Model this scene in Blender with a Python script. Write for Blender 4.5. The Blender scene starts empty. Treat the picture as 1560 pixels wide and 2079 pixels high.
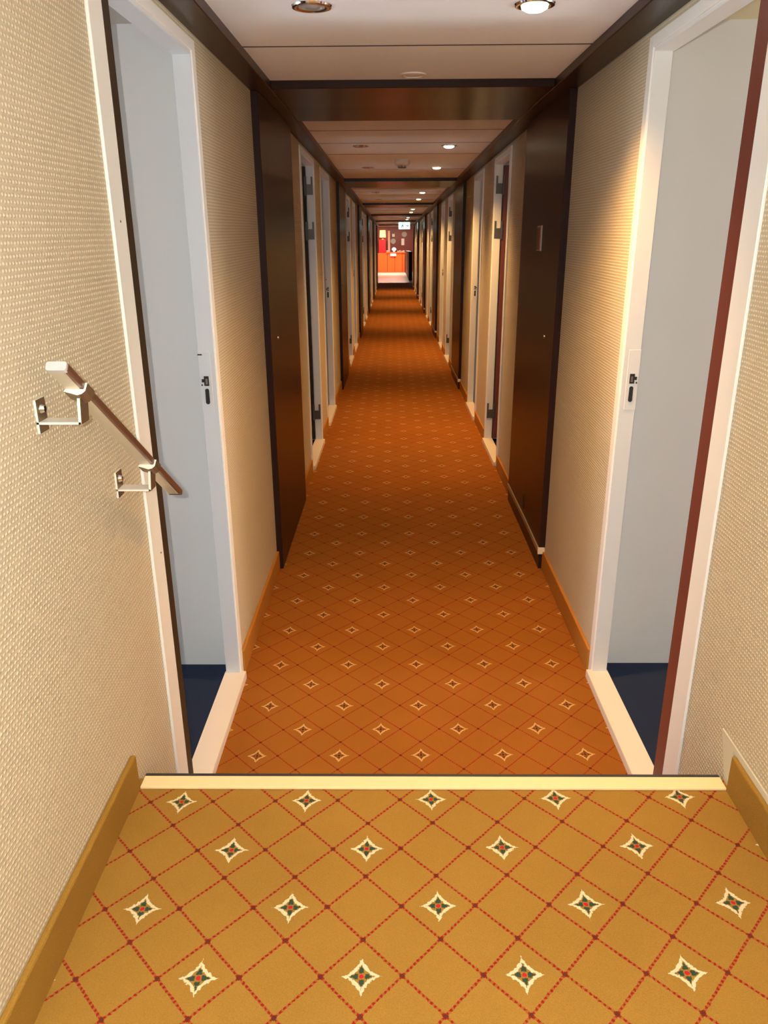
import bpy, bmesh, math, random
from mathutils import Vector, Matrix
random.seed(4)
scn = bpy.context.scene
col = scn.collection

# ------------------------------------------------------------------ camera
FPX = 1561.0
R = Matrix(((0.99992498, 0.0016555, 0.0121363), (0.01082756, 0.34377488, -0.93898967), (-0.00572666, 0.93905063, 0.34373117)))
cam_d = bpy.data.cameras.new('camera')
cam = bpy.data.objects.new('camera', cam_d)
col.objects.link(cam)
cam_d.sensor_fit = 'VERTICAL'
cam_d.sensor_height = 36.0
cam_d.lens = 36.0 * FPX / 2079.0
cam_d.clip_start = 0.02
cam_d.clip_end = 200
cam.matrix_world = R.to_4x4()
scn.camera = cam

# ------------------------------------------------------------------ world, exposure, lights
scn.view_settings.view_transform = 'Standard'
scn.view_settings.look = 'None'
scn.view_settings.exposure = 0.0
scn.view_settings.gamma = 1.0
scn.view_settings.use_curve_mapping = False
w = bpy.data.worlds.new('world')
scn.world = w
w.use_nodes = True
w.node_tree.nodes['Background'].inputs[0].default_value = (0.85, 0.93, 1.0, 1)
w.node_tree.nodes['Background'].inputs[1].default_value = 6.0

FLASH_W = 66.0
SPOT_W = 135.0
CABIN_W = 47.0
LOBBY_W = 210.0
WARM = (1.0, 0.54, 0.18)


def lamp(name, kind, loc, power, color=(1, 1, 1), size=0.03, rot=None, **kw):
    d = bpy.data.lights.new(name, kind)
    d.energy = power
    d.color = color
    if kind in ('POINT', 'SPOT'):
        d.shadow_soft_size = size
    for k, v in kw.items():
        setattr(d, 'size' if k == 'side' else k, v)
    o = bpy.data.objects.new(name, d)
    o.location = loc
    if rot:
        o.rotation_euler = rot
    col.objects.link(o)
    return o


lamp('camera_flash', 'POINT', (-0.035, -0.01, 0.025), FLASH_W, (1.0, 0.985, 0.945), 0.006)

# ------------------------------------------------------------------ materials


def nodes(name):
    m = bpy.data.materials.new(name)
    m.use_nodes = True
    nt = m.node_tree
    return m, nt, nt.nodes['Principled BSDF']


def mat(name, color, rough=0.5, metal=0.0, noise=0.0, nscale=8.0, bump=0.0, bscale=200.0, coat=0.0, spec=0.5, stretch=None):
    m, nt, b = nodes(name)
    b.inputs['Base Color'].default_value = (*color, 1)
    b.inputs['Roughness'].default_value = rough
    b.inputs['Metallic'].default_value = metal
    b.inputs['Coat Weight'].default_value = coat
    b.inputs['Specular IOR Level'].default_value = spec
    tc = nt.nodes.new('ShaderNodeTexCoord')
    src = tc.outputs['Object']
    if stretch:
        mp = nt.nodes.new('ShaderNodeMapping')
        mp.inputs['Scale'].default_value = stretch
        nt.links.new(src, mp.inputs[0])
        src = mp.outputs[0]
    if noise > 0:
        n = nt.nodes.new('ShaderNodeTexNoise')
        n.inputs['Scale'].default_value = nscale
        n.inputs['Detail'].default_value = 6
        nt.links.new(src, n.inputs['Vector'])
        r = nt.nodes.new('ShaderNodeMapRange')
        r.inputs[1].default_value = 6.0
        r.inputs[2].default_value = 0.7
        r.inputs[3].default_value = 1 - noise
        r.inputs[4].default_value = 1 + noise
        nt.links.new(n.outputs[0], r.inputs[0])
        mx = nt.nodes.new('ShaderNodeVectorMath')
        mx.operation = 'SCALE'
        mx.inputs[0].default_value = color
        nt.links.new(r.outputs[0], mx.inputs['Scale'])
        nt.links.new(mx.outputs[0], b.inputs['Base Color'])
    if bump > 0:
        n2 = nt.nodes.new('ShaderNodeTexNoise')
        n2.inputs['Scale'].default_value = bscale
        nt.links.new(src, n2.inputs['Vector'])
        bp = nt.nodes.new('ShaderNodeBump')
        bp.inputs['Strength'].default_value = bump
        bp.inputs['Distance'].default_value = 0.002
        nt.links.new(n2.outputs[0], bp.inputs['Height'])
        nt.links.new(bp.outputs[0], b.inputs['Normal'])
    return m


def emis(name, color, strength):
    m, nt, b = nodes(name)
    b.inputs['Base Color'].default_value = (*color, 1)
    b.inputs['Emission Color'].default_value = (*color, 1)
    b.inputs['Emission Strength'].default_value = strength
    return m


class NG:
    """little expression helper for shader math"""

    def __init__(self, nt):
        self.nt = nt

    def m(self, op, a, b=None, c=None):
        n = self.nt.nodes.new('ShaderNodeMath')
        n.operation = op
        for i, v in enumerate((a, b, c)):
            if v is None:
                continue
            if isinstance(v, (int, float)):
                n.inputs[i].default_value = v
            else:
                self.nt.links.new(v, n.inputs[i])
        return n.outputs[0]

    def mix(self, f, a, b):
        n = self.nt.nodes.new('ShaderNodeMix')
        n.data_type = 'RGBA'
        for i, v in ((0, f), (6, a), (7, b)):
            if isinstance(v, tuple):
                n.inputs[i].default_value = (*v, 1)
            elif isinstance(v, (int, float)):
                n.inputs[i].default_value = v
            else:
                self.nt.links.new(v, n.inputs[i])
        return n.outputs[2]

    def step(self, e0, e1, x):
        n = self.nt.nodes.new('ShaderNodeMapRange')
        n.interpolation_type = 'SMOOTHSTEP'
        n.inputs[1].default_value = e0
        n.inputs[2].default_value = e1
        self.nt.links.new(x, n.inputs[0])
        return n.outputs[0]


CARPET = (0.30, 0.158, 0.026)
CARPET_LOW = (0.285, 0.098, 0.012)  # own, more orange base; light alone leaves the jump at the step short


def carpet(name, x0, y0, su, sv, skew=0.0, pattern=True, base=CARPET, pale=(0.66, 0.57, 0.36), line_c=(0.26, 0.012, 0.010), leaf_c=(0.030, 0.058, 0.034), heart=(0.45, 0.015, 0.02)):
    m, nt, b = nodes(name)
    g = NG(nt)
    tc = nt.nodes.new('ShaderNodeTexCoord')
    sep = nt.nodes.new('ShaderNodeSeparateXYZ')
    nt.links.new(tc.outputs['Object'], sep.inputs[0])
    wob = nt.nodes.new('ShaderNodeTexNoise')
    wob.inputs['Scale'].default_value = 260
    wob.inputs['Detail'].default_value = 1
    nt.links.new(tc.outputs['Object'], wob.inputs['Vector'])
    sw = nt.nodes.new('ShaderNodeSeparateColor')
    nt.links.new(wob.outputs['Color'], sw.inputs[0])
    big = nt.nodes.new('ShaderNodeTexNoise')
    big.inputs['Scale'].default_value = 3.0
    big.inputs['Detail'].default_value = 5
    nt.links.new(tc.outputs['Object'], big.inputs['Vector'])
    fib = nt.nodes.new('ShaderNodeTexNoise')
    fib.inputs['Scale'].default_value = 420
    fib.inputs['Detail'].default_value = 3
    nt.links.new(tc.outputs['Object'], fib.inputs['Vector'])
    X = g.m('ADD', sep.outputs[0], g.m('MULTIPLY', g.m('SUBTRACT', sw.outputs[0], 0.5), 0.004))
    Yc = g.m('ADD', sep.outputs[1], g.m('MULTIPLY', g.m('SUBTRACT', sw.outputs[1], 0.5), 0.004))
    shade = g.m('ADD', 0.58, g.m('ADD', g.m('MULTIPLY', fib.outputs[0], 0.45), g.m('MULTIPLY', big.outputs[0], 0.36)))
    colr = base
    if pattern:
        u = g.m('DIVIDE', g.m('SUBTRACT', X, x0), su)
        v = g.m('DIVIDE', g.m('SUBTRACT', g.m('SUBTRACT', Yc, y0), g.m('MULTIPLY', g.m('SUBTRACT', X, x0), skew)), sv)
        a = g.m('ADD', u, v)
        bb = g.m('SUBTRACT', u, v)
        # distance to lattice lines (lines at half-integer a, b)
        la = g.m('ABSOLUTE', g.m('SUBTRACT', g.m('FRACT', a), 0.5))
        lb = g.m('ABSOLUTE', g.m('SUBTRACT', g.m('FRACT', bb), 0.5))
        fa = g.m('SUBTRACT', 1.0, g.step(0.018, 0.028, la))
        fb = g.m('SUBTRACT', 1.0, g.step(0.018, 0.028, lb))
        # dashed: tufts along the line
        da = g.step(0.18, 0.28, g.m('ABSOLUTE', g.m('SUBTRACT', g.m('FRACT', g.m('MULTIPLY', bb, 11.0)), 0.5)))
        db = g.step(0.18, 0.28, g.m('ABSOLUTE', g.m('SUBTRACT', g.m('FRACT', g.m('MULTIPLY', a, 11.0)), 0.5)))
        da = g.m('ADD', 0.45, g.m('MULTIPLY', da, 0.55))
        db = g.m('ADD', 0.45, g.m('MULTIPLY', db, 0.55))
        line = g.m('MAXIMUM', g.m('MULTIPLY', fa, da), g.m('MULTIPLY', fb, db))
        colr = g.mix(line, base, line_c)
        node = g.m('SUBTRACT', 1.0, g.step(0.032, 0.045, g.m('MAXIMUM', la, lb)))
        colr = g.mix(node, colr, (0.10, 0.022, 0.012))
        # motif in cells with a and b both even
        ea = g.m('SUBTRACT', g.m('MULTIPLY', g.m('FRACT', g.m('ADD', g.m('DIVIDE', a, 2.0), 0.5)), 2.0), 1.0)
        eb = g.m('SUBTRACT', g.m('MULTIPLY', g.m('FRACT', g.m('ADD', g.m('DIVIDE', bb, 2.0), 0.5)), 2.0), 1.0)
        uu = g.m('ABSOLUTE', g.m('MULTIPLY', g.m('ADD', ea, eb), 0.5))
        vv = g.m('ABSOLUTE', g.m('MULTIPLY', g.m('SUBTRACT', ea, eb), 0.5))
        jag = nt.nodes.new('ShaderNodeTexNoise')
        jag.inputs['Scale'].default_value = 170
        jag.inputs['Detail'].default_value = 2
        nt.links.new(tc.outputs['Object'], jag.inputs['Vector'])
        jit = g.m('MULTIPLY', g.m('SUBTRACT', jag.outputs[0], 0.5), 0.11)
        s = g.m('ADD', g.m('ADD', g.m('POWER', uu, 0.7), g.m('POWER', vv, 0.7)), jit)
        star = g.m('SUBTRACT', 1.0, g.step(0.372, 0.392, s))
        inner = g.m('SUBTRACT', 1.0, g.step(0.285, 0.30, s))
        colr = g.mix(star, colr, pale)
        colr = g.mix(inner, colr, base)
        # dark green leaves inside the star along its arms, red heart
        arm = g.m('SUBTRACT', 1.0, g.step(0.030, 0.040, g.m('ADD', g.m('MINIMUM', uu, vv), g.m('MULTIPLY', jit, 0.12))))
        arm = g.m('MULTIPLY', arm, g.step(0.035, 0.05, g.m('MAXIMUM', uu, vv)))
        leaf = g.m('MULTIPLY', g.m('SUBTRACT', 1.0, g.step(0.258, 0.27, s)), arm)
        colr = g.mix(leaf, colr, leaf_c)
        rr = g.m('SQRT', g.m('ADD', g.m('MULTIPLY', uu, uu), g.m('MULTIPLY', vv, vv)))
        colr = g.mix(g.m('SUBTRACT', 1.0, g.step(0.024, 0.036, rr)), colr, heart)
    sc = nt.nodes.new('ShaderNodeVectorMath')
    sc.operation = 'SCALE'
    if isinstance(colr, tuple):
        sc.inputs[0].default_value = colr
    else:
        nt.links.new(colr, sc.inputs[0])
    nt.links.new(shade, sc.inputs['Scale'])
    nt.links.new(sc.outputs[0], b.inputs['Base Color'])
    b.inputs['Roughness'].default_value = 0.95
    b.inputs['Specular IOR Level'].default_value = 0.1
    bp = nt.nodes.new('ShaderNodeBump')
    bp.inputs['Strength'].default_value = 0.35
    bp.inputs['Distance'].default_value = 0.003
    nt.links.new(fib.outputs[0], bp.inputs['Height'])
    nt.links.new(bp.outputs[0], b.inputs['Normal'])
    return m


def wallpaper(name, ground, dot):
    m, nt, b = nodes(name)
    g = NG(nt)
    tc = nt.nodes.new('ShaderNodeTexCoord')
    sep = nt.nodes.new('ShaderNodeSeparateXYZ')
    nt.links.new(tc.outputs['Object'], sep.inputs[0])
    py, pz = 0.0100, 0.0092
    q = g.m('DIVIDE', sep.outputs[2], pz)
    row = g.m('FLOOR', q)
    p = g.m('ADD', g.m('DIVIDE', sep.outputs[1], py), g.m('MULTIPLY', row, 0.5))
    du = g.m('SUBTRACT', g.m('FRACT', p), 0.5)
    dv = g.m('SUBTRACT', g.m('FRACT', q), 0.5)
    dd = g.m('SQRT', g.m('ADD', g.m('MULTIPLY', g.m('MULTIPLY', du, du), 1.0), g.m('MULTIPLY', g.m('MULTIPLY', dv, dv), 1.9)))
    n = nt.nodes.new('ShaderNodeTexNoise')
    n.inputs['Scale'].default_value = 130
    nt.links.new(tc.outputs['Object'], n.inputs['Vector'])
    dd = g.m('ADD', dd, g.m('MULTIPLY', g.m('SUBTRACT', n.outputs[0], 0.5), 0.25))
    f = g.m('SUBTRACT', 1.0, g.step(0.15, 0.5, dd))
    nt.links.new(g.mix(f, ground, dot), b.inputs['Base Color'])
    b.inputs['Roughness'].default_value = 0.7
    b.inputs['Specular IOR Level'].default_value = 0.3
    bp = nt.nodes.new('ShaderNodeBump')
    bp.inputs['Strength'].default_value = 0.5
    bp.inputs['Distance'].default_value = 0.002
    nt.links.new(f, bp.inputs['Height'])
    nt.links.new(bp.outputs[0], b.inputs['Normal'])
    return m


M = dict(
    carpet_up=carpet('carpet_landing', 0.0772, 1.0225, 0.12875, 0.1335, 0.018),
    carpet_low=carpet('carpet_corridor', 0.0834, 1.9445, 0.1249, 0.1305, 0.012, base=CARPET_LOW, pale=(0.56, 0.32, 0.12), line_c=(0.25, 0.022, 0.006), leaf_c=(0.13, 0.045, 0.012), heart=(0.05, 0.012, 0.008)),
    carpet_edge=carpet('carpet_skirting', 0, 0, 1, 1, pattern=False),
    carpet_edge_low=carpet('carpet_skirting_orange', 0, 0, 1, 1, pattern=False, base=(0.44, 0.18, 0.03)),
    paper=wallpaper('woven_wallpaper', (0.53, 0.45, 0.315), (0.76, 0.685, 0.52)),
    white=mat('white_gloss_paint', (0.88, 0.87, 0.83), 0.35, bump=0.05, bscale=40),
    jamb_l=mat('jamb_white_cool_light', (0.66, 0.70, 0.74), 0.4, noise=0.03, nscale=9),  # blue tint of the cool light is put into this white
    jamb_r=mat('white_jamb_paint', (0.74, 0.75, 0.73), 0.4, noise=0.03, nscale=9),
    cream=mat('cream_painted_sill', (0.70, 0.60, 0.48), 0.4, noise=0.05),
    wood=mat('dark_wood_laminate', (0.019, 0.0085, 0.0065), 0.30, spec=0.16, noise=0.35, nscale=6, stretch=(8, 8, 0.6)),
    wood_h=mat('dark_wood_trim', (0.020, 0.009, 0.0065), 0.28, spec=0.16, noise=0.3, nscale=6, stretch=(0.8, 0.8, 8)),
    ceil=mat('speckled_ceiling_panel', (0.86, 0.91, 0.98), 0.75, noise=0.09, nscale=90),
    backing=mat('dark_void_lining', (0.02, 0.018, 0.016), 0.9),
    cabin=mat('pale_grey_cabin_lining', (0.64, 0.645, 0.645), 0.7, noise=0.04, nscale=30, stretch=(40, 40, 0.4)),
    cabin_r=mat('pale_warm_grey_cabin_lining', (0.62, 0.615, 0.60), 0.7, noise=0.04, nscale=30, stretch=(40, 40, 0.4)),
    cabin_ceil=mat('cabin_ceiling_paint', (0.42, 0.38, 0.34), 0.8),
    cabin_ceil_r=mat('cabin_ceiling_yellowed', (0.60, 0.52, 0.32), 0.8),
    navy=mat('navy_carpet', (0.012, 0.017, 0.034), 0.95, noise=0.35, nscale=120, bump=0.4, spec=0.1),
    leaf_l=mat('dark_brown_door_leaf', (0.030, 0.018, 0.008), 0.5, spec=0.2, noise=0.2, nscale=5, stretch=(8, 8, 0.6)),
    leaf_r=mat('mahogany_door_leaf', (0.12, 0.030, 0.020), 0.4, noise=0.2, nscale=5, stretch=(8, 8, 0.6)),
    cap_strip=mat('pale_green_grey_strip', (0.60, 0.57, 0.44), 0.6),
    steel=mat('brushed_steel', (0.55, 0.52, 0.48), 0.35, 1.0),
    hinge=mat('dull_hinge_steel', (0.11, 0.10, 0.09), 0.4, 0.6),
    hole=mat('black_recess', (0.012, 0.010, 0.009), 0.6),
    chrome=mat('chrome', (0.75, 0.74, 0.73), 0.12, 1.0),
    bracket=mat('bracket_lit_edges', (0.80, 0.76, 0.66), 0.35),  # edges as bright as the flash makes them, put into the colour
    bracket_reflect=mat('bracket_reflected_brown', (0.22, 0.15, 0.09), 0.25, 0.5),  # brown of the reflected corridor put into the colour
    rail=mat('satin_champagne_aluminium', (0.62, 0.58, 0.46), 0.35, 0.35),
    grip=mat('brown_grip_strip', (0.13, 0.055, 0.03), 0.28, coat=0.3),
    cap=mat('pale_grey_plastic', (0.52, 0.50, 0.49), 0.4),
    nosing=mat('worn_cream_nosing', (0.80, 0.62, 0.33), 0.45, noise=0.12, nscale=25, stretch=(0.3, 1, 1)),
    edge_black=mat('black_edge', (0.02, 0.02, 0.02), 0.6),
    guide=mat('pale_guide_strip', (0.72, 0.66, 0.5), 0.4),
    guide_side=mat('tan_guide_strip', (0.33, 0.24, 0.15), 0.4),  # darker tan than the end cap
    plate_red=mat('red_brown_plate', (0.25, 0.07, 0.05), 0.4),
    plate_rim=mat('pale_plate_rim', (0.55, 0.46, 0.40), 0.4),
    lens=emis('warm_lamp_glow', (1.0, 0.80, 0.45), 6.0),
    dead=mat('unlit_lamp_glass', (0.35, 0.33, 0.32), 0.25),
    white_plastic=mat('white_plastic', (0.80, 0.78, 0.76), 0.45),
    exit=emis('green_exit_glow', (0.66, 1.0, 0.95), 3.0),
    exit_mark=mat('exit_pictogram_green', (0.10, 0.55, 0.40), 0.5),
    orange=mat('polished_orange_wood', (0.72, 0.10, 0.012), 0.35, noise=0.3, nscale=3, stretch=(6, 6, 0.6)),
    redwood=mat('dark_red_wood_panelling', (0.16, 0.028, 0.018), 0.35, noise=0.2, nscale=3),
    red=mat('bright_red_cabinet', (0.75, 0.02, 0.03), 0.35),
    pinkwood=mat('pale_pink_plaster', (0.75, 0.45, 0.36), 0.6),
    marble=mat('pale_polished_stone', (0.72, 0.62, 0.55), 0.25, noise=0.1, nscale=2),
    disc=mat('grey_dial', (0.40, 0.39, 0.33), 0.5),
    whiteobj=mat('white_paper', (0.85, 0.83, 0.78), 0.6),
    lampglow=emis('yellow_lamp_glow', (1.0, 0.72, 0.22), 2.0),
    black=mat('black_laminate', (0.008, 0.008, 0.01), 0.5),
)

# ------------------------------------------------------------------ geometry helpers
SL = 0.0155
YS = 3.75


def dz(y):
    return -SL * (y - YS) if y > YS else 0.0


def box(bm, x0, x1, y0, y1, z0, z1, skip=''):
    if x0 > x1:
        x0, x1 = x1, x0
    ys = [y0, y1]
    if y0 < YS - 1e-4 and y1 > YS + 1e-4:      # the deck starts to slope here
        ys = [y0, YS, y1]
    n = len(ys)
    V = [[bm.verts.new((x, y, z)) for (x, z) in ((x0, z0), (x1, z0), (x1, z1), (x0, z1))] for y in ys]
    bm.faces.new(V[0])
    bm.faces.new(list(reversed(V[-1])))
    for i in range(n - 1):
        for k in range(4):
            a, b = V[i][k], V[i][(k + 1) % 4]
            c, d = V[i + 1][(k + 1) % 4], V[i + 1][k]
            bm.faces.new((a, d, c, b))
    return V


def cyl(bm, c, axis, r0, r1, h, n=24):
    """frustum from c along axis ('x','y','z' or vector)"""
    ax = {'x': Vector((1, 0, 0)), 'y': Vector((0, 1, 0)), 'z': Vector((0, 0, 1))}.get(axis, axis)
    ax = Vector(ax).normalized()
    t = Vector((0, 0, 1)) if abs(ax.z) < 0.9 else Vector((1, 0, 0))
    e1 = ax.cross(t).normalized()
    e2 = ax.cross(e1)
    c = Vector(c)
    A = [bm.verts.new(c + (e1 * math.cos(2 * math.pi * i / n) + e2 * math.sin(2 * math.pi * i / n)) * r0) for i in range(n)]
    B = [bm.verts.new(c + ax * h + (e1 * math.cos(2 * math.pi * i / n) + e2 * math.sin(2 * math.pi * i / n)) * r1) for i in range(n)]
    bm.faces.new(list(reversed(A)))
    bm.faces.new(B)
    for i in range(n):
        bm.faces.new((A[i], A[(i + 1) % n], B[(i + 1) % n], B[i]))


def lathe(bm, c, prof, n=32):
    """rings (r, z) around the vertical axis at c"""
    c = Vector(c)
    rings = []
    for r, z in prof:
        rings.append([bm.verts.new(c + Vector((r * math.cos(2 * math.pi * i / n), r * math.sin(2 * math.pi * i / n), z))) for i in range(n)])
    for a, b in zip(rings, rings[1:]):
        for i in range(n):
            bm.faces.new((a[i], a[(i + 1) % n], b[(i + 1) % n], b[i]))
    return rings


def prism(bm, pts, d):
    """extrude polygon pts (3d) by vector d"""
    d = Vector(d)
    A = [bm.verts.new(Vector(p)) for p in pts]
    B = [bm.verts.new(Vector(p) + d) for p in pts]
    bm.faces.new(A)
    bm.faces.new(list(reversed(B)))
    n = len(pts)
    for i in range(n):
        bm.faces.new((A[(i + 1) % n], A[i], B[i], B[(i + 1) % n]))


def tag(o, label=None, cat=None, group=None, kind=None):
    if label:
        o['label'] = label
    if cat:
        o['category'] = cat
    if group:
        o['group'] = group
    if kind:
        o['kind'] = kind
    return o


def obj(name, bm, m, parent=None, bevel=0.0, smooth=False, warp=True):
    if warp:
        for v in bm.verts:
            v.co.z += dz(v.co.y)
    bmesh.ops.recalc_face_normals(bm, faces=bm.faces)
    if parent is not None:
        off = Vector(parent['_at'])
        for v in bm.verts:
            v.co -= off
    me = bpy.data.meshes.new(name)
    bm.to_mesh(me)
    bm.free()
    for mm in (m if isinstance(m, (list, tuple)) else [m]):
        me.materials.append(mm)
    if smooth:
        me.polygons.foreach_set('use_smooth', [True] * len(me.polygons))
    o = bpy.data.objects.new(name, me)
    col.objects.link(o)
    if parent is not None:
        o.parent = parent
        o['_at'] = parent['_at']
    else:
        o['_at'] = (0.0, 0.0, 0.0)
    if bevel > 0:
        b = o.modifiers.new('bevel', 'BEVEL')
        b.width = bevel
        b.segments = 2
        b.limit_method = 'ANGLE'
    if smooth:
        e = o.modifiers.new('edges', 'EDGE_SPLIT')
        e.split_angle = math.radians(40)
    return o


def root(name, loc, label, cat, group=None, kind=None):
    o = bpy.data.objects.new(name, None)
    o.empty_display_size = 0.1
    loc = (loc[0], loc[1], loc[2] + dz(loc[1]))
    o.location = loc
    o['_at'] = loc
    col.objects.link(o)
    return tag(o, label, cat, group, kind)


def B():
    return bmesh.new()


# ------------------------------------------------------------------ measures (metres, camera at the origin)
XL, XR = -0.5475, 0.708          # corridor wall faces
WT = 0.047                        # wall thickness
ZF, ZU = -1.5, -1.105            # corridor floor, upper landing
ZC, ZB = 0.5355, 0.507           # ceiling panels, underside of the dark frame
YE = 27.8                        # end of corridor
Y0 = -2.4                        # wall behind the camera
PER = 4.7
NSEC = 5
HEAD = 0.455                     # top of door openings
PANEL = [(3.32 + PER * k, 4.33 + PER * k) for k in range(6)]

# door openings: (side, y0, y1, kind)   kind: 'strike' -> leaf swings at the near jamb, 'hinge' -> hinges on the far jamb
DOORS = []
for k in range(NSEC + 1):
    if k == 0:
        DOORS.append(('left', 1.67, 2.366, 'strike', 0))
        DOORS.append(('right', 1.665, 2.379, 'strike', 0))
    else:
        o = PER * (k - 1)
        DOORS.append(('left', 5.00 + o, 5.74 + o, 'hinge', k))
        DOORS.append(('left', 6.33 + o, 7.07 + o, 'strike', k))
        DOORS.append(('right', 5.09 + o, 5.76 + o, 'hinge', k))
        DOORS.append(('right', 6.55 + o, 7.18 + o, 'strike', k))

# ------------------------------------------------------------------ shell
bm = B()
box(bm, XL - 0.3, XR + 0.3, Y0, 1.352, ZU - 0.06, ZU)
tag(obj('floor', bm, M['carpet_up']), 'mustard carpet with red lattice and star flowers on the upper landing in the foreground', 'floor', kind='structure')
bm = B()
box(bm, XL - 0.02, XR + 0.02, 1.30, 1.56, ZU - 0.25, ZU - 0.21)
box(bm, XL - 0.02, XR + 0.02, 1.54, 1.56, ZF, ZU - 0.25)
box(bm, XL - 0.02, XR + 0.02, 1.33, 1.345, ZU - 0.21, ZU - 0.06)
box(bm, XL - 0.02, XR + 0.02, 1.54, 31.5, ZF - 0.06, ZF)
tag(obj('floor', bm, M['carpet_low']), 'orange patterned carpet running down the long lower corridor', 'floor', kind='structure')
bm = B()
box(bm, -5, 5, 31.5, 45, ZF - 0.06, ZF)
tag(obj('floor', bm, M['marble']), 'pale shiny stone floor of the bright lobby beyond the corridor', 'floor', kind='structure')

# nosing on the landing edge
bm = B()
box(bm, XL + 0.012, XR - 0.012, 1.318, 1.354, ZU, ZU + 0.006)
box(bm, XL + 0.012, XR - 0.012, 1.348, 1.354, ZU - 0.03, ZU)
t = tag(obj('trim_1', bm, M['nosing'], bevel=0.0015), 'worn cream nosing strip across the edge of the step', 'step nosing', kind='structure')
bm = B()
box(bm, XL + 0.012, XR - 0.012, 1.354, 1.362, ZU - 0.03, ZU + 0.006)  # narrow black strip along the outer edge of the nosing
o = obj('dark_edge', bm, M['edge_black'], t, bevel=0.001)


def wall(side):
    s = -1 if side == 'left' else 1
    x = XL if side == 'left' else XR
    ds = [(d[1], d[2]) for d in DOORS if d[0] == side]
    bm = B()
    y = Y0
    for a, b in ds + [(YE, YE)]:
        box(bm, x, x + s * WT, y, a, ZF - 0.05, ZB + 0.1)
        if b > a:
            box(bm, x, x + s * WT, a, b, HEAD, ZB + 0.1)
        y = b
    tag(obj('wall_' + side, bm, M['paper']), side + ' corridor wall in cream woven dot wallpaper pierced by doorways', 'wall', kind='structure')
    # skirting covered in carpet
    bm = B()
    xs = x - s * 0.012
    box(bm, x, xs, Y0, 1.322, ZU - 0.02, ZU + 0.085)
    tag(obj('baseboard_' + side, bm, M['carpet_edge'], bevel=0.004), 'mustard carpeted skirting along the %s wall of the upper landing' % side, 'baseboard', kind='structure')
    bm = B()
    spans = []
    y = 2.37
    blocks = sorted([(a - 0.085, b + 0.04) for a, b in ds] + PANEL)
    for a, b in blocks:
        if a > y + 0.03:
            spans.append((y, a))
        y = max(y, b)
    if YE > y + .05:
        spans.append((y, YE))
    for a, b in spans:
        box(bm, x, x - s * 0.012, a, b, ZF, ZF + 0.09)
    tag(obj('baseboard_' + side, bm, M['carpet_edge_low'], bevel=0.003), 'orange carpeted skirting along the %s wall of the lower corridor' % side, 'baseboard', kind='structure')


wall('left')
wall('right')
bm = B()
WX0, WX1, WZ0, WZ1 = -0.40, 0.56, -0.55, 0.40
box(bm, XL - WT, WX0, Y0 - 0.05, Y0, ZU - 0.05, ZB + 0.1)
box(bm, WX1, XR + WT, Y0 - 0.05, Y0, ZU - 0.05, ZB + 0.1)
box(bm, WX0, WX1, Y0 - 0.05, Y0, ZU - 0.05, WZ0)
box(bm, WX0, WX1, Y0 - 0.05, Y0, WZ1, ZB + 0.1)
tag(obj('wall_back', bm, M['paper']), 'wallpapered wall behind the camera', 'wall', kind='structure')

wr_ = root('fill_window', ((WX0 + WX1) / 2, Y0, WZ0), 'added white framed window behind the camera letting in fill light', 'window', kind='structure')  # opening added to let neutral fill light in from behind
bm = B()
for a in ((WX0, WX0 + 0.04, WZ0, WZ1), (WX1 - 0.04, WX1, WZ0, WZ1), (WX0 + 0.04, WX1 - 0.04, WZ0, WZ0 + 0.04), (WX0 + 0.04, WX1 - 0.04, WZ1 - 0.04, WZ1)):
    box(bm, a[0], a[1], Y0 - 0.06, Y0 + 0.01, a[2], a[3])
obj('fill_window_frame', bm, M['white'], wr_, bevel=0.002)
pl = lamp('fill_window_portal', 'AREA', ((WX0 + WX1) / 2, Y0 - 0.07, (WZ0 + WZ1) / 2), 1, rot=(math.radians(90), 0, 0), shape='RECTANGLE', side=WX1 - WX0, size_y=WZ1 - WZ0)
pl.data.cycles.is_portal = True

# ceilings: one per bay between the dark beams
XIL, XIR = -0.4635, 0.6135
ORD = ['first', 'second', 'third', 'fourth', 'fifth', 'sixth', 'seventh']
seams0 = [-0.8, 1.02, 2.72]
bays = [(Y0, 3.29, seams0)]
for k in range(5):
    a = 4.16 + PER * k
    b = 3.29 + PER * (k + 1)
    bays.append((a, b, [a + 0.55, a + 1.12, a + 1.75, a + 2.9]))
for k, (a, b, sm) in enumerate(bays):
    bm = B()
    e = [a] + sm + [b]
    for p, q in zip(e, e[1:]):
        box(bm, XIL - 0.01, XIR + 0.01, p + 0.0035, q - 0.0035, ZC, ZC + 0.002)
    lab = 'pale speckled ceiling panels over the nearest bay with dark seams' if k == 0 else 'pale ceiling panels in the bay just beyond the %s dark beam' % ORD[k - 1]
    c_ = tag(obj('ceiling', bm, M['ceil']), lab, 'ceiling', kind='structure')
    bm = B()
    for q in sm:
        box(bm, XIL - 0.01, XIR + 0.01, q - 0.0045, q + 0.0045, ZC - 0.0008, ZC + 0.003)
    obj('gap_shade_strip', bm, M['backing'], c_)  # dark strips stand in for the shade in the gaps between panels
bm = B()
box(bm, XL - WT, XR + WT, Y0, YE, ZC + 0.0202, ZC + 0.06)
tag(obj('ceiling', bm, M['backing']), 'dark lining above the ceiling panels seen through the seams', 'ceiling', kind='structure')
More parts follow.
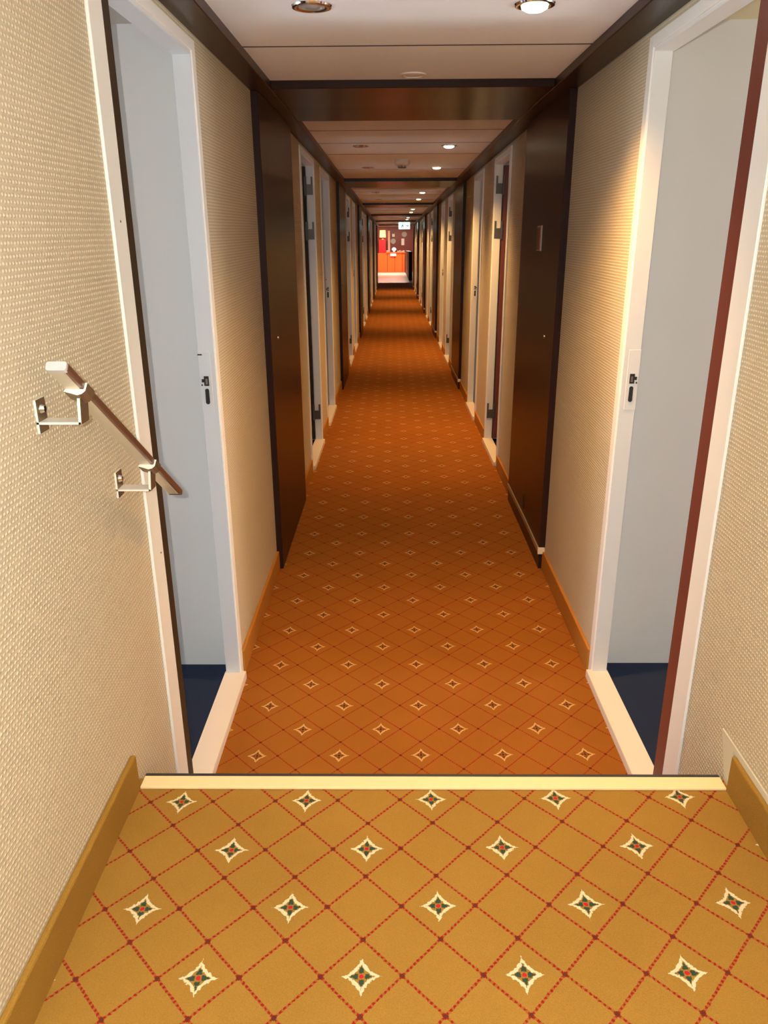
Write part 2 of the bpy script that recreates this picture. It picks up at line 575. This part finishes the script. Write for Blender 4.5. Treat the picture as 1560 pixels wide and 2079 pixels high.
# dark frame along both walls and across
for n, (xa, xb, side) in enumerate(((XL, XIL, 'left'), (XR, XIR, 'right'))):
    bm = B()
    box(bm, xa, xb, Y0, YE, ZB, ZC + 0.022)
    tag(obj('trim_%d' % (n + 2), bm, M['wood_h'], bevel=0.0025), 'long dark wood cornice along the top of the %s wall' % side, 'cornice', kind='structure')
for k in range(6):
    a = 3.29 + PER * k
    b = a + (0.87 if k < 5 else 1.1)
    bm = B()
    box(bm, XIL, XIR, a, b, ZB + 0.0005, ZC + 0.022)
    tag(obj('trim_%d' % (k + 4), bm, M['wood_h'], bevel=0.0025), '%s dark wood crossbeam from the camera spanning the corridor ceiling' % ORD[k], 'beam', group=None, kind='structure')

# ------------------------------------------------------------------ doors and cabins


def where(side, k, kind):
    if k == 0:
        return ('beside the handrail in the near left wall' if side == 'left' else 'in the near right wall opposite the handrail')
    pos = 'first' if kind == 'hinge' else 'second'
    return '%s of two in the %s wall just beyond the %s pair of dark panels' % (pos, side, ORD[k - 1])


nd = 0
for side, y0, y1, kind, k in DOORS:
    nd += 1
    s = -1 if side == 'left' else 1
    x = XL if side == 'left' else XR
    X = lambda d: x + s * d          # d: depth into the wall from its face (negative = towards the corridor)
    loc = where(side, k, kind)
    r = root('door_%d' % nd, (x, (y0 + y1) / 2, ZF), 'open white-framed cabin doorway, ' + loc, 'door', kind='structure')
    bm = B()
    box(bm, X(0), X(-0.007), y0 - 0.085, y0 - 0.02, ZF, HEAD + 0.034)
    box(bm, X(0), X(-0.003), y0 - 0.02, y0 + 0.003, ZF, HEAD + 0.004)
    box(bm, X(0), X(-0.006), y1 + 0.002, y1 + 0.04, ZF, HEAD + 0.034)
    box(bm, X(0), X(-0.006), y0 - 0.02, y1 + 0.002, HEAD + 0.004, HEAD + 0.034)
    obj('casing', bm, M['white'], r, bevel=0.002)
    # jamb lining through the wall thickness
    bm = B()
    box(bm, X(-0.001), X(WT), y0 - 0.02, y0 + 0.002, ZF + 0.022, HEAD)
    box(bm, X(-0.002), X(WT), y1 - 0.004, y1 + 0.02, ZF + 0.022, HEAD)
    box(bm, X(-0.002), X(WT + 0.004), y0, y1, HEAD - 0.006, HEAD + 0.02)
    obj('jamb', bm, M['jamb_l' if side == 'left' else 'jamb_r'], r, bevel=0.001)
    bm = B()
    box(bm, X(-0.022), X(WT + 0.006), y0 - 0.02, y1 + 0.01, ZF - 0.01, ZF + 0.028)
    obj('threshold', bm, M['cream'], r, bevel=0.003)
    if nd == 1:
        for (yy, zz) in ((1.625, 0.02), (1.64, -0.70)):
            bm = B()
            cyl(bm, (X(-0.007), yy, zz), (-s, 0, 0), 0.0025, 0.0025, 0.0006, 10)
            obj('casing_screw', bm, M['hinge'], r)
    lm = M['leaf_l'] if side == 'left' else M['leaf_r']
    if kind == 'strike':
        bm = B()
        box(bm, X(0.014), X(0.68), y0 + 0.03, y0 + (0.098 if side == 'left' else 0.105), ZF + 0.03, HEAD - 0.01)
        lf = obj('door_leaf', bm, lm, r, bevel=0.002)
        tag(lf, 'dark brown door leaf folded back into the cabin' if side == 'left' else 'mahogany red door leaf folded back into the cabin')
        if k <= 2:
            # lock strike on the far jamb, faces the camera
            yj = y1 - 0.0042
            sp = B()
            box(sp, X(0.012), X(0.048), yj - 0.001, yj + 0.001, -0.53, -0.345)
            so = obj('strike_plate', sp, M['jamb_l' if side == 'left' else 'jamb_r'], r, bevel=0.0005)
            h = B()
            box(h, X(0.021), X(0.036), yj - 0.0022, yj - 0.0012, -0.448, -0.418)
            box(h, X(0.036), X(0.043), yj - 0.0022, yj - 0.0012, -0.437, -0.427)
            box(h, X(0.041), X(0.045), yj - 0.0022, yj - 0.0012, -0.448, -0.443)
            obj('latch_hole', h, M['hole'], so)
            h = B()
            pts = []
            for i in range(16):
                an = 2 * math.pi * i / 16
                pts.append((X(0.029) + 0.0065 * math.cos(an), yj - 0.0022, -0.481 + 0.0065 * math.sin(an) + (0.018 if math.sin(an) > 0.01 else -0.018)))
            prism(h, pts, (0, 0.001, 0))
            obj('bolt_slot', h, M['hole'], so)
            h = B()
            box(h, X(0.0245), X(0.031), yj - 0.0030, yj - 0.0022, -0.443, -0.426)
            obj('latch_tongue', h, M['steel'], so)
            if side == 'left':
                h = B()
                box(h, X(0.036), X(0.050), yj - 0.0014, yj - 0.0008, -0.3545, -0.3505)
                obj('old_plate_mark', h, M['hole'], r)
    else:
        bm = B()
        box(bm, X(0.056), X(0.75), y1 - 0.01, y1 + 0.032, ZF + 0.03, HEAD - 0.01)
        lf = obj('door_leaf', bm, lm, r, bevel=0.002)
        tag(lf, 'dark brown door leaf standing open behind the jamb' if side == 'left' else 'mahogany red door leaf standing open behind the jamb')
        for zc in (0.32, 0.03, -1.26):
            yj = y1 - 0.004
            h = B()
            box(h, X(0.004), X(0.05), yj - 0.003, yj, zc - 0.055, zc + 0.012)
            box(h, X(0.004), X(0.017), yj - 0.003, yj, zc + 0.012, zc + 0.06)
            ho = obj('hinge', h, M['hinge'], r, bevel=0.0008)
            h = B()
            cyl(h, (X(0.056), yj - 0.006, zc - 0.06), 'z', 0.008, 0.008, 0.12, 12)
            obj('hinge_knuckle', h, M['hinge'], ho, smooth=True)
    # ---- cabin behind the doorway
    cy0, cy1 = y0 - 0.12, y1 + 0.105
    D = 3.0
    tone = M['cabin'] if side == 'left' else M['cabin_r']
    bm = B()
    box(bm, X(WT), X(D), cy1, cy1 + 0.02, ZF - 0.05, 0.57)
    box(bm, X(WT), X(D), cy0 - 0.02, cy0, ZF - 0.05, 0.57)
    box(bm, X(D), X(D + 0.02), cy0 - 0.02, cy1 + 0.02, ZF - 0.05, 0.57)
    tag(obj('wall_cabin_' + side, bm, tone), 'pale grey lining inside the cabin of the doorway %s' % loc, 'wall', kind='structure')
    bm = B()
    box(bm, X(WT), X(D), cy0, cy1, ZF - 0.05, ZF - 0.004)
    tag(obj('floor', bm, M['navy']), 'navy carpet inside the cabin of the doorway %s' % loc, 'floor', kind='structure')
    bm = B()
    box(bm, X(WT), X(D), cy0, cy1, 0.545, 0.57)
    tag(obj('ceiling', bm, M['cabin_ceil'] if side == 'left' else M['cabin_ceil_r']), 'dull ceiling inside the cabin of the doorway %s' % loc, 'ceiling', kind='structure')
    cc = (0.86, 0.93, 1.0) if side == 'left' else (1.0, 0.97, 0.92)
    lamp('cabin_fill', 'AREA', (X(D - 0.03), (cy0 + cy1) / 2, -0.65 + dz(y0)), CABIN_W if k == 0 else CABIN_W * 0.2, cc, rot=(0, math.radians(-90 * s) * -1, 0), shape='RECTANGLE', side=0.8, size_y=0.7)  # added area light with no window, brightens the corridor ceiling

# ------------------------------------------------------------------ dark wood panels beside each beam
for k, (a, b) in enumerate(PANEL):
    for side in ('left', 'right'):
        s = -1 if side == 'left' else 1
        x = XL if side == 'left' else XR
        near = 'nearest tall dark wood panel on the %s wall' % side
        lab = {0: near + (', plain with a small keyhole' if side == 'left' else ', with a narrow sign plate')}.get(k, 'tall dark wood panel on the %s wall below the %s beam from the camera' % (side, ORD[k]))
        r = root('wall_panel', (x, (a + b) / 2, ZF), lab, 'panel', 'dark wood panels lining the corridor')
        bm = B()
        xi = x - s * 0.028
        if side == 'right':
            box(bm, x + s * 0.001, xi, a, b, ZF + 0.10, ZB)
            box(bm, x + s * 0.001, xi + s * 0.001, a, b, ZF, ZF + 0.10)
        else:
            box(bm, x + s * 0.001, xi, a, b, ZF, ZB)
        obj('panel_board', bm, M['wood'], r, bevel=0.002)
        if side == 'right':
            bm = B()
            box(bm, xi + s * 0.002, xi - s * 0.006, a + 0.002, b, ZF + 0.082, ZF + 0.105)
            g = obj('guide_strip', bm, M['guide_side'], r, bevel=0.001)
            tag(g, 'tan low guide strip')
            bm = B()
            box(bm, x - s * 0.003, xi - s * 0.007, a - 0.012, a + 0.002, ZF + 0.078, ZF + 0.108)
            tag(obj('end_cap', bm, M['guide'], g, bevel=0.001), 'cream end cap')
            if k == 0:
                bm = B()
                box(bm, xi, xi - s * 0.004, 3.73, 3.84, -0.092, 0.018)
                sp = obj('sign_plate', bm, M['plate_rim'], r, bevel=0.001)
                tag(sp, 'narrow red-brown sign plate with pale rim')
                bm = B()
                box(bm, xi - s * 0.004, xi - s * 0.005, 3.758, 3.838, -0.088, 0.010)
                obj('sign_field', bm, M['plate_red'], sp)
                bm = B()
                box(bm, xi, xi - s * 0.002, 3.78, 3.81, -1.37, -1.29)
                obj('floor_latch', bm, M['hole'], r)
        if k < 3:
            bm = B()
            yk = a + 0.2
            cyl(bm, (xi, yk, -0.45), (-s, 0, 0), 0.009, 0.008, 0.004, 16)
            tag(obj('keyhole', bm, M['chrome'], r, smooth=True), 'small bright keyhole')

# pale strip of bare wall above the right landing skirting
bm = B()
prism(bm, [(XR - 0.001, 1.395, ZU + 0.10), (XR - 0.001, 0.4, ZU + 0.10), (XR - 0.001, 0.4, ZU + 0.086), (XR - 0.001, 1.335, ZU + 0.086), (XR - 0.001, 1.335, ZU), (XR - 0.001, 1.35, ZU)], (-0.003, 0, 0))
tag(obj('trim_10', bm, M['cap_strip']), 'thin pale capping strip above the right skirting of the landing', 'trim', kind='structure')

# ------------------------------------------------------------------ handrail
hr = root('handrail', (XL, 1.3, -0.36), 'short sloping handrail of champagne metal and brown on two brackets on the left wall', 'handrail')
xc = -0.483
P0 = Vector((xc, 1.104, -0.183))
P1 = Vector((xc, 1.605, -0.540))
dr = (P1 - P0).normalized()
up = Vector((0, -dr.z, dr.y)) if dr.y > 0 else Vector((0, dr.z, -dr.y))
ex = Vector((1, 0, 0))
W2, H2 = 0.0140, 0.0045


def rail_piece(wl, wr, hb, ht, s0, s1, rad, n=5):
    """rounded flat bar between distances s0 and s1 along the rail"""
    bm = B()
    L = (P1 - P0).length
    pts = []
    for cx_, cz_, a0 in ((wr - rad, ht - rad, 0), (wl + rad, ht - rad, 90), (wl + rad, hb + rad, 180), (wr - rad, hb + rad, 270)):
        for i in range(n + 1):
            an = math.radians(a0 + 90 * i / n)
            pts.append((cx_ + rad * math.cos(an), cz_ + rad * math.sin(an)))
    A = P0 + dr * s0
    prism(bm, [A + ex * u + up * v for u, v in pts], dr * (s1 - s0))
    return bm


L = (P1 - P0).length
obj('rail_body', rail_piece(-W2, W2 - 0.004, -H2 - 0.001, H2, 0.0, L, 0.003), M['rail'], hr, smooth=True, warp=False)
obj('grip_strip', rail_piece(W2 - 0.012, W2 + 0.002, -H2, H2 + 0.003, 0.0, L - 0.004, 0.0025), M['grip'], hr, smooth=True, warp=False)
c1 = obj('end_cap', rail_piece(-W2 - 0.001, W2 + 0.001, -H2 - 0.0015, H2 + 0.0035, -0.005, 0.004, 0.004), M['cap'], hr, smooth=True, warp=False)
c2 = obj('end_cap', rail_piece(-W2, W2 + 0.002, -H2 - 0.001, H2 + 0.003, L - 0.004, L + 0.003, 0.003), M['grip'], hr, smooth=True, warp=False)
for sd in (0.075, 0.426):
    S = P0 + dr * sd
    yb = S.y
    zs = S.z - 0.010                 # top of the riser below the bar
    za = zs - 0.037                  # level of the arm
    bm = B()
    wy = 0.032                       # width of the casting along the wall
    y_a, y_b = yb - wy / 2, yb + wy / 2
    th = 0.0035
    # wall plate, arm and riser cast as one bent strap
    box(bm, XL, XL + th, y_a, y_b, za - 0.018, za + 0.034)
    box(bm, XL, xc + 0.004, y_a, y_b, za - th, za)
    prism(bm, [(xc + 0.000, y_a, za - th), (xc + 0.0045, y_a, za - th), (xc + 0.0075, y_a, zs), (xc + 0.003, y_a, zs)], (0, wy, 0))
    # saddle hugging the underside of the bar, following its slope
    A = S - dr * 0.015
    sad = [(-W2 + 0.001, -H2 - 0.001), (-W2 - 0.001, -H2 - 0.005), (-0.004, -H2 - 0.008), (0.006, -H2 - 0.011), (0.013, -H2 - 0.009), (W2 + 0.004, -H2 - 0.004), (W2 + 0.006, H2), (W2 + 0.002, H2), (W2 + 0.001, -H2 - 0.001)]
    prism(bm, [A + ex * u + up * v for u, v in sad], dr * 0.03)
    bm.normal_update()
    bmesh.ops.recalc_face_normals(bm, faces=bm.faces)
    for f_ in bm.faces:              # flash-bright edges and brown reflections painted in by face direction
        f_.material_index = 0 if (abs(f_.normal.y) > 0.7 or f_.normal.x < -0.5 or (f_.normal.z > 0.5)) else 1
    b = obj('bracket', bm, [M['bracket'], M['bracket_reflect']], hr, warp=False)
    bm = B()
    cyl(bm, (XL + th, yb, za + 0.018), 'x', 0.0075, 0.005, 0.006, 16)
    obj('wall_screw', bm, M['chrome'], b, smooth=True, warp=False)
    bm = B()
    cyl(bm, (xc + 0.006, yb + 0.004, zs - 0.004), 'x', 0.0035, 0.003, 0.004, 12)
    obj('saddle_screw', bm, M['chrome'], b, smooth=True, warp=False)

# ------------------------------------------------------------------ lamps in the ceiling


def downlight(x, y, lit, label, group, mesh={}):
    key = lit
    r = root('downlight', (x, y, ZC), label, 'downlight', group)
    if key not in mesh:
        bm = B()
        n = 32
        rings = lathe(bm, (0, 0, 0), [(0.036, 0.004), (0.034, -0.003), (0.041, -0.006), (0.050, -0.004), (0.052, 0.0)], n)
        for v in bm.verts:
            v.co += Vector(r['_at'])
        a = obj('trim_ring', bm, M['chrome'], r, smooth=True, warp=False)
        bm = B()
        if lit:
            lathe(bm, (0, 0, 0), [(0.0355, 0.0), (0.033, -0.010), (0.022, -0.016), (0.004, -0.018), (0.0001, -0.018)], n)
        else:
            lathe(bm, (0, 0, 0), [(0.0355, 0.0), (0.020, -0.001), (0.012, -0.004), (0.0001, -0.004)], n)
        for v in bm.verts:
            v.co += Vector(r['_at'])
        c = obj('bulb', bm, M['lens'] if lit else M['dead'], r, smooth=True, warp=False)
        mesh[key] = (a, c)
    else:
        for ch in mesh[key]:
            c = ch.copy()
            c.parent = r
            col.objects.link(c)
    if lit:
        z = r['_at'][2]
        lamp('downlight_beam', 'SPOT', (x, y, z - 0.024), SPOT_W, WARM, 0.03, (0, 0, 0), spot_size=math.radians(124), spot_blend=1.0)
    return r


XLIT, XOFF = 0.36, -0.205
downlight(XLIT, 2.27, True, 'large lit downlight at the top edge of the photo', 'lit downlights')
downlight(XOFF, 2.27, False, 'large unlit chrome downlight at the top edge of the photo', 'unlit downlights')
for k in range(5):
    o = PER * k
    for j, yy in enumerate((5.43, 6.89)):
        w_ = ('nearer', 'farther')[j]
        downlight(XLIT, yy + o, True, '%s lit downlight of the pair beyond the %s dark beam' % (w_, ORD[k]), 'lit downlights')
        if k < 2:
            downlight(XOFF, yy + o, False, '%s unlit downlight of the pair beyond the %s dark beam' % (w_, ORD[k]), 'unlit downlights')

# small white recessed fitting just before the first beam
r = root('ceiling_sensor', (0.075, 3.19, ZC), 'small white round fitting flush in the ceiling just before the first beam', 'sensor')
bm = B()
lathe(bm, (0.075, 3.19, ZC), [(0.05, 0.0), (0.048, -0.004), (0.036, -0.006), (0.034, -0.003)])
obj('trim_ring', bm, M['white_plastic'], r, smooth=True)
bm = B()
lathe(bm, (0.075, 3.19, ZC), [(0.034, -0.003), (0.02, -0.005), (0.0001, -0.006)])
obj('lens_cover', bm, M['white_plastic'], r, smooth=True)

r = root('smoke_detector', (0.07, 6.32, ZC), 'round white smoke detector hanging from the ceiling beyond the first beam', 'smoke detector')
bm = B()
lathe(bm, (0.07, 6.32, ZC), [(0.055, 0.0), (0.057, -0.014), (0.055, -0.03), (0.044, -0.038), (0.0001, -0.038)])
obj('base', bm, M['white_plastic'], r, smooth=True)
bm = B()
for i in range(8):
    an = 2 * math.pi * i / 8
    box(bm, 0.07 + 0.027 * math.cos(an) - 0.003, 0.07 + 0.027 * math.cos(an) + 0.003, 6.32 + 0.027 * math.sin(an) - 0.003, 6.32 + 0.027 * math.sin(an) + 0.003, ZC - 0.05, ZC - 0.038)
lathe(bm, (0.07, 6.32, ZC - 0.05), [(0.0001, 0.0), (0.032, 0.0), (0.03, -0.005), (0.0001, -0.007)])
obj('sensing_chamber', bm, M['hinge'], r)

# exit sign hanging near the end
ye = 24.0
zt = ZC
r = root('exit_sign', (0.335, ye, zt), 'glowing pale green exit sign hanging at the far end of the corridor', 'sign')
bm = B()
box(bm, 0.165, 0.505, ye, ye + 0.05, 0.345, zt)
obj('housing', bm, M['white_plastic'], r, bevel=0.004)
bm = B()
box(bm, 0.172, 0.498, ye - 0.006, ye, 0.352, 0.528)
f = obj('sign_face', bm, M['exit'], r)
bm = B()
yf = ye - 0.008
prism(bm, [(0.37, yf, 0.448), (0.43, yf, 0.448), (0.43, yf, 0.472), (0.47, yf, 0.440), (0.43, yf, 0.408), (0.43, yf, 0.432), (0.37, yf, 0.432)], (0, 0.002, 0))
prism(bm, [(0.235, yf, 0.385), (0.262, yf, 0.385), (0.288, yf, 0.432), (0.306, yf, 0.402), (0.324, yf, 0.402), (0.306, yf, 0.458), (0.28, yf, 0.478), (0.244, yf, 0.458), (0.253, yf, 0.442), (0.271, yf, 0.454)], (0, 0.002, 0))
cyl(bm, (0.293, yf, 0.497), 'y', 0.012, 0.012, 0.002, 12)
obj('pictogram', bm, M['exit_mark'], f)

# ------------------------------------------------------------------ lobby at the far end
YL = 44.2
bm = B()
box(bm, -5, 5, YL, YL + 0.1, ZF - 0.2, 2.2)
tag(obj('wall_lobby', bm, M['redwood']), 'dark red-brown panelled wall closing the lobby at the far end', 'wall', kind='structure')
bm = B()
box(bm, -5, XL - WT, YE, YE + 0.1, ZF - 0.1, 2.2)
box(bm, XR + WT, 5, YE, YE + 0.1, ZF - 0.1, 2.2)
box(bm, XL - WT, XR + WT, YE, YE + 0.1, ZB + 0.08, 2.2)
tag(obj('wall_lobby', bm, M['pinkwood']), 'lobby wall around the end of the corridor', 'wall', kind='structure')
bm = B()
box(bm, -5.1, -5, YE, YL, ZF - 0.1, 2.2)
box(bm, 5, 5.1, YE, YL, ZF - 0.1, 2.2)
tag(obj('wall_lobby', bm, M['pinkwood']), 'side walls of the lobby at the far end', 'wall', kind='structure')
bm = B()
box(bm, -5.1, 5.1, YE, YL, 0.9, 1.0)
tag(obj('ceiling', bm, M['pinkwood']), 'pale pink lobby ceiling seen as a strip above the far wall', 'ceiling', kind='structure')
bm = B()
box(bm, -5, 5, YE + .1, 31.5, ZF - 0.06, ZF - 0.001)
tag(obj('floor', bm, M['carpet_edge']), 'plain carpet either side of the corridor mouth in the lobby', 'floor', kind='structure')

DL = dz(43.5)


def lob(name, z):      # true z -> unwarped z at the lobby wall
    return z - DL


r = root('reception_counter', (0, 43.4, ZF), 'glossy orange wooden counter across the far end of the lobby', 'counter')
bm = B()
box(bm, -0.80, 0.64, 43.2, 43.8, ZF, ZF + 0.98)
obj('counter_body', bm, M['orange'], r, bevel=0.01)
bm = B()
box(bm, -0.36, 0.68, 43.12, 43.85, ZF + 0.98, ZF + 1.03)
obj('counter_top', bm, M['orange'], r, bevel=0.006)
for xx in (-0.3, 0.1, 0.5):
    bm = B()
    box(bm, xx - 0.012, xx + 0.012, 43.185, 43.2, ZF + 0.05, ZF + 0.95)
    obj('panel_batten', bm, M['redwood'], r)

r = root('wall_cabinet', (-0.56, 43.9, ZF), 'bright red cabinet standing left of the counter below the yellow lamp', 'cabinet')
bm = B()
box(bm, -0.76, -0.38, 43.75, 44.15, ZF + 0.98, lob('', -0.44))
obj('cabinet_body', bm, M['red'], r, bevel=0.01)
bm = B()
cyl(bm, (-0.5, 43.75, lob('', -0.8)), (0, -1, 0), 0.03, 0.03, 0.02, 12)
obj('knob', bm, M['chrome'], r)
r = root('table_lamp', (-0.55, 43.95, lob('', -0.44)), 'glowing yellow lamp on top of the red cabinet in the lobby', 'lamp')
bm = B()
lathe(bm, (-0.55, 43.95, lob('', -0.34)), [(0.17, 0.0), (0.15, 0.36), (0.0001, 0.36)])
obj('lamp_shade', bm, M['lampglow'], r, smooth=True)
bm = B()
lathe(bm, (-0.55, 43.95, lob('', -0.44)), [(0.0001, 0.0), (0.09, 0.0), (0.08, 0.02), (0.02, 0.03), (0.02, 0.16)])
obj('lamp_base', bm, M['chrome'], r, smooth=True)
bm = B()
box(bm, -0.27, -0.15, 43.95, 44.2, ZF + 1.03, lob('', 0.0))
box(bm, -0.36, -0.15, 43.9, 44.2, ZF + 1.03, ZF + 1.12)
tag(obj('pilaster', bm, M['pinkwood'], bevel=0.01), 'slim salmon upright with a foot between red cabinet and dark wall', 'pilaster')
for (cx_, cz_), lab in zip(((0.622, -0.185), (0.017, -0.536)), ('upper right grey round dial on the far lobby wall', 'lower left grey round dial on the far lobby wall')):
    r = root('wall_dial', (cx_, YL, lob('', cz_)), lab, 'dial', 'round dials on the lobby wall')
    bm = B()
    cyl(bm, (cx_, YL, lob('', cz_)), (0, -1, 0), 0.15, 0.14, 0.05, 28)
    obj('dial_case', bm, M['disc'], r, smooth=True)
    bm = B()
    cyl(bm, (cx_, YL - 0.05, lob('', cz_)), (0, -1, 0), 0.12, 0.12, 0.004, 28)
    obj('dial_face', bm, M['disc'], r)
for x0, x1, za, zb, lab in ((-0.04, 0.10, -0.31, -0.16, 'small square white notice at the upper left of the far lobby wall'), (0.46, 0.62, -0.74, -0.40, 'tall white notice under the upper right dial')):
    bm = B()
    box(bm, x0, x1, YL - 0.015, YL, lob('', za), lob('', zb))
    tag(obj('wall_notice', bm, M['whiteobj']), lab, 'notice', 'white notices on the lobby wall')
r = root('desk_lamp', (0.06, 43.4, ZF + 1.03), 'small round white lamp on the counter in the lobby', 'lamp')
bm = B()
lathe(bm, (0.06, 43.4, ZF + 1.031), [(0.0001, 0.001), (0.06, 0.001), (0.05, 0.02), (0.02, 0.03), (0.02, 0.06)])
obj('lamp_base', bm, M['whiteobj'], r, smooth=True)
bm = B()
lathe(bm, (0.06, 43.4, ZF + 1.03 + 0.06), [(0.05, 0.0), (0.11, 0.05), (0.12, 0.09), (0.07, 0.16), (0.0001, 0.18)])
obj('lamp_shade', bm, emis('white_globe_glow', (1, 0.95, 0.85), 1.5), r, smooth=True)
for i, xx in enumerate((0.28, 0.38, 0.49, 0.58)):
    bm = B()
    h = 0.07 + 0.02 * (i % 2)
    box(bm, xx - 0.035, xx + 0.035, 43.3, 43.45, ZF + 1.03, ZF + 1.03 + h)
    tag(obj('leaflet_box', bm, M['pinkwood']), '%s small pale leaflet box from the left on the counter' % ORD[i], 'box', 'leaflet boxes on the counter')
bm = B()
box(bm, -0.14, 0.17, 43.08, 43.118, ZF + 0.83, ZF + 0.96)
tag(obj('counter_notice', bm, M['whiteobj']), 'white card fixed to the front of the orange counter', 'notice')

r = root('partition', (0.75, 38, ZF), 'low black partition along the right side of the lobby', 'partition')
bm = B()
box(bm, 0.66, 0.80, 33.5, 43.0, ZF, ZF + 1.1)
obj('partition_body', bm, M['black'], r, bevel=0.01)
bm = B()
box(bm, 0.64, 0.82, 33.45, 43.05, ZF + 1.1, ZF + 1.13)
obj('partition_top', bm, M['black'], r, bevel=0.005)
lamp('lobby_lamp', 'AREA', (0, 41.0, 0.85 + dz(41)), LOBBY_W, (1.0, 0.86, 0.68), rot=(0, 0, 0), shape='RECTANGLE', side=2.0, size_y=2.0)
for o in list(scn.objects):
    if '_at' in o.keys():
        del o['_at']
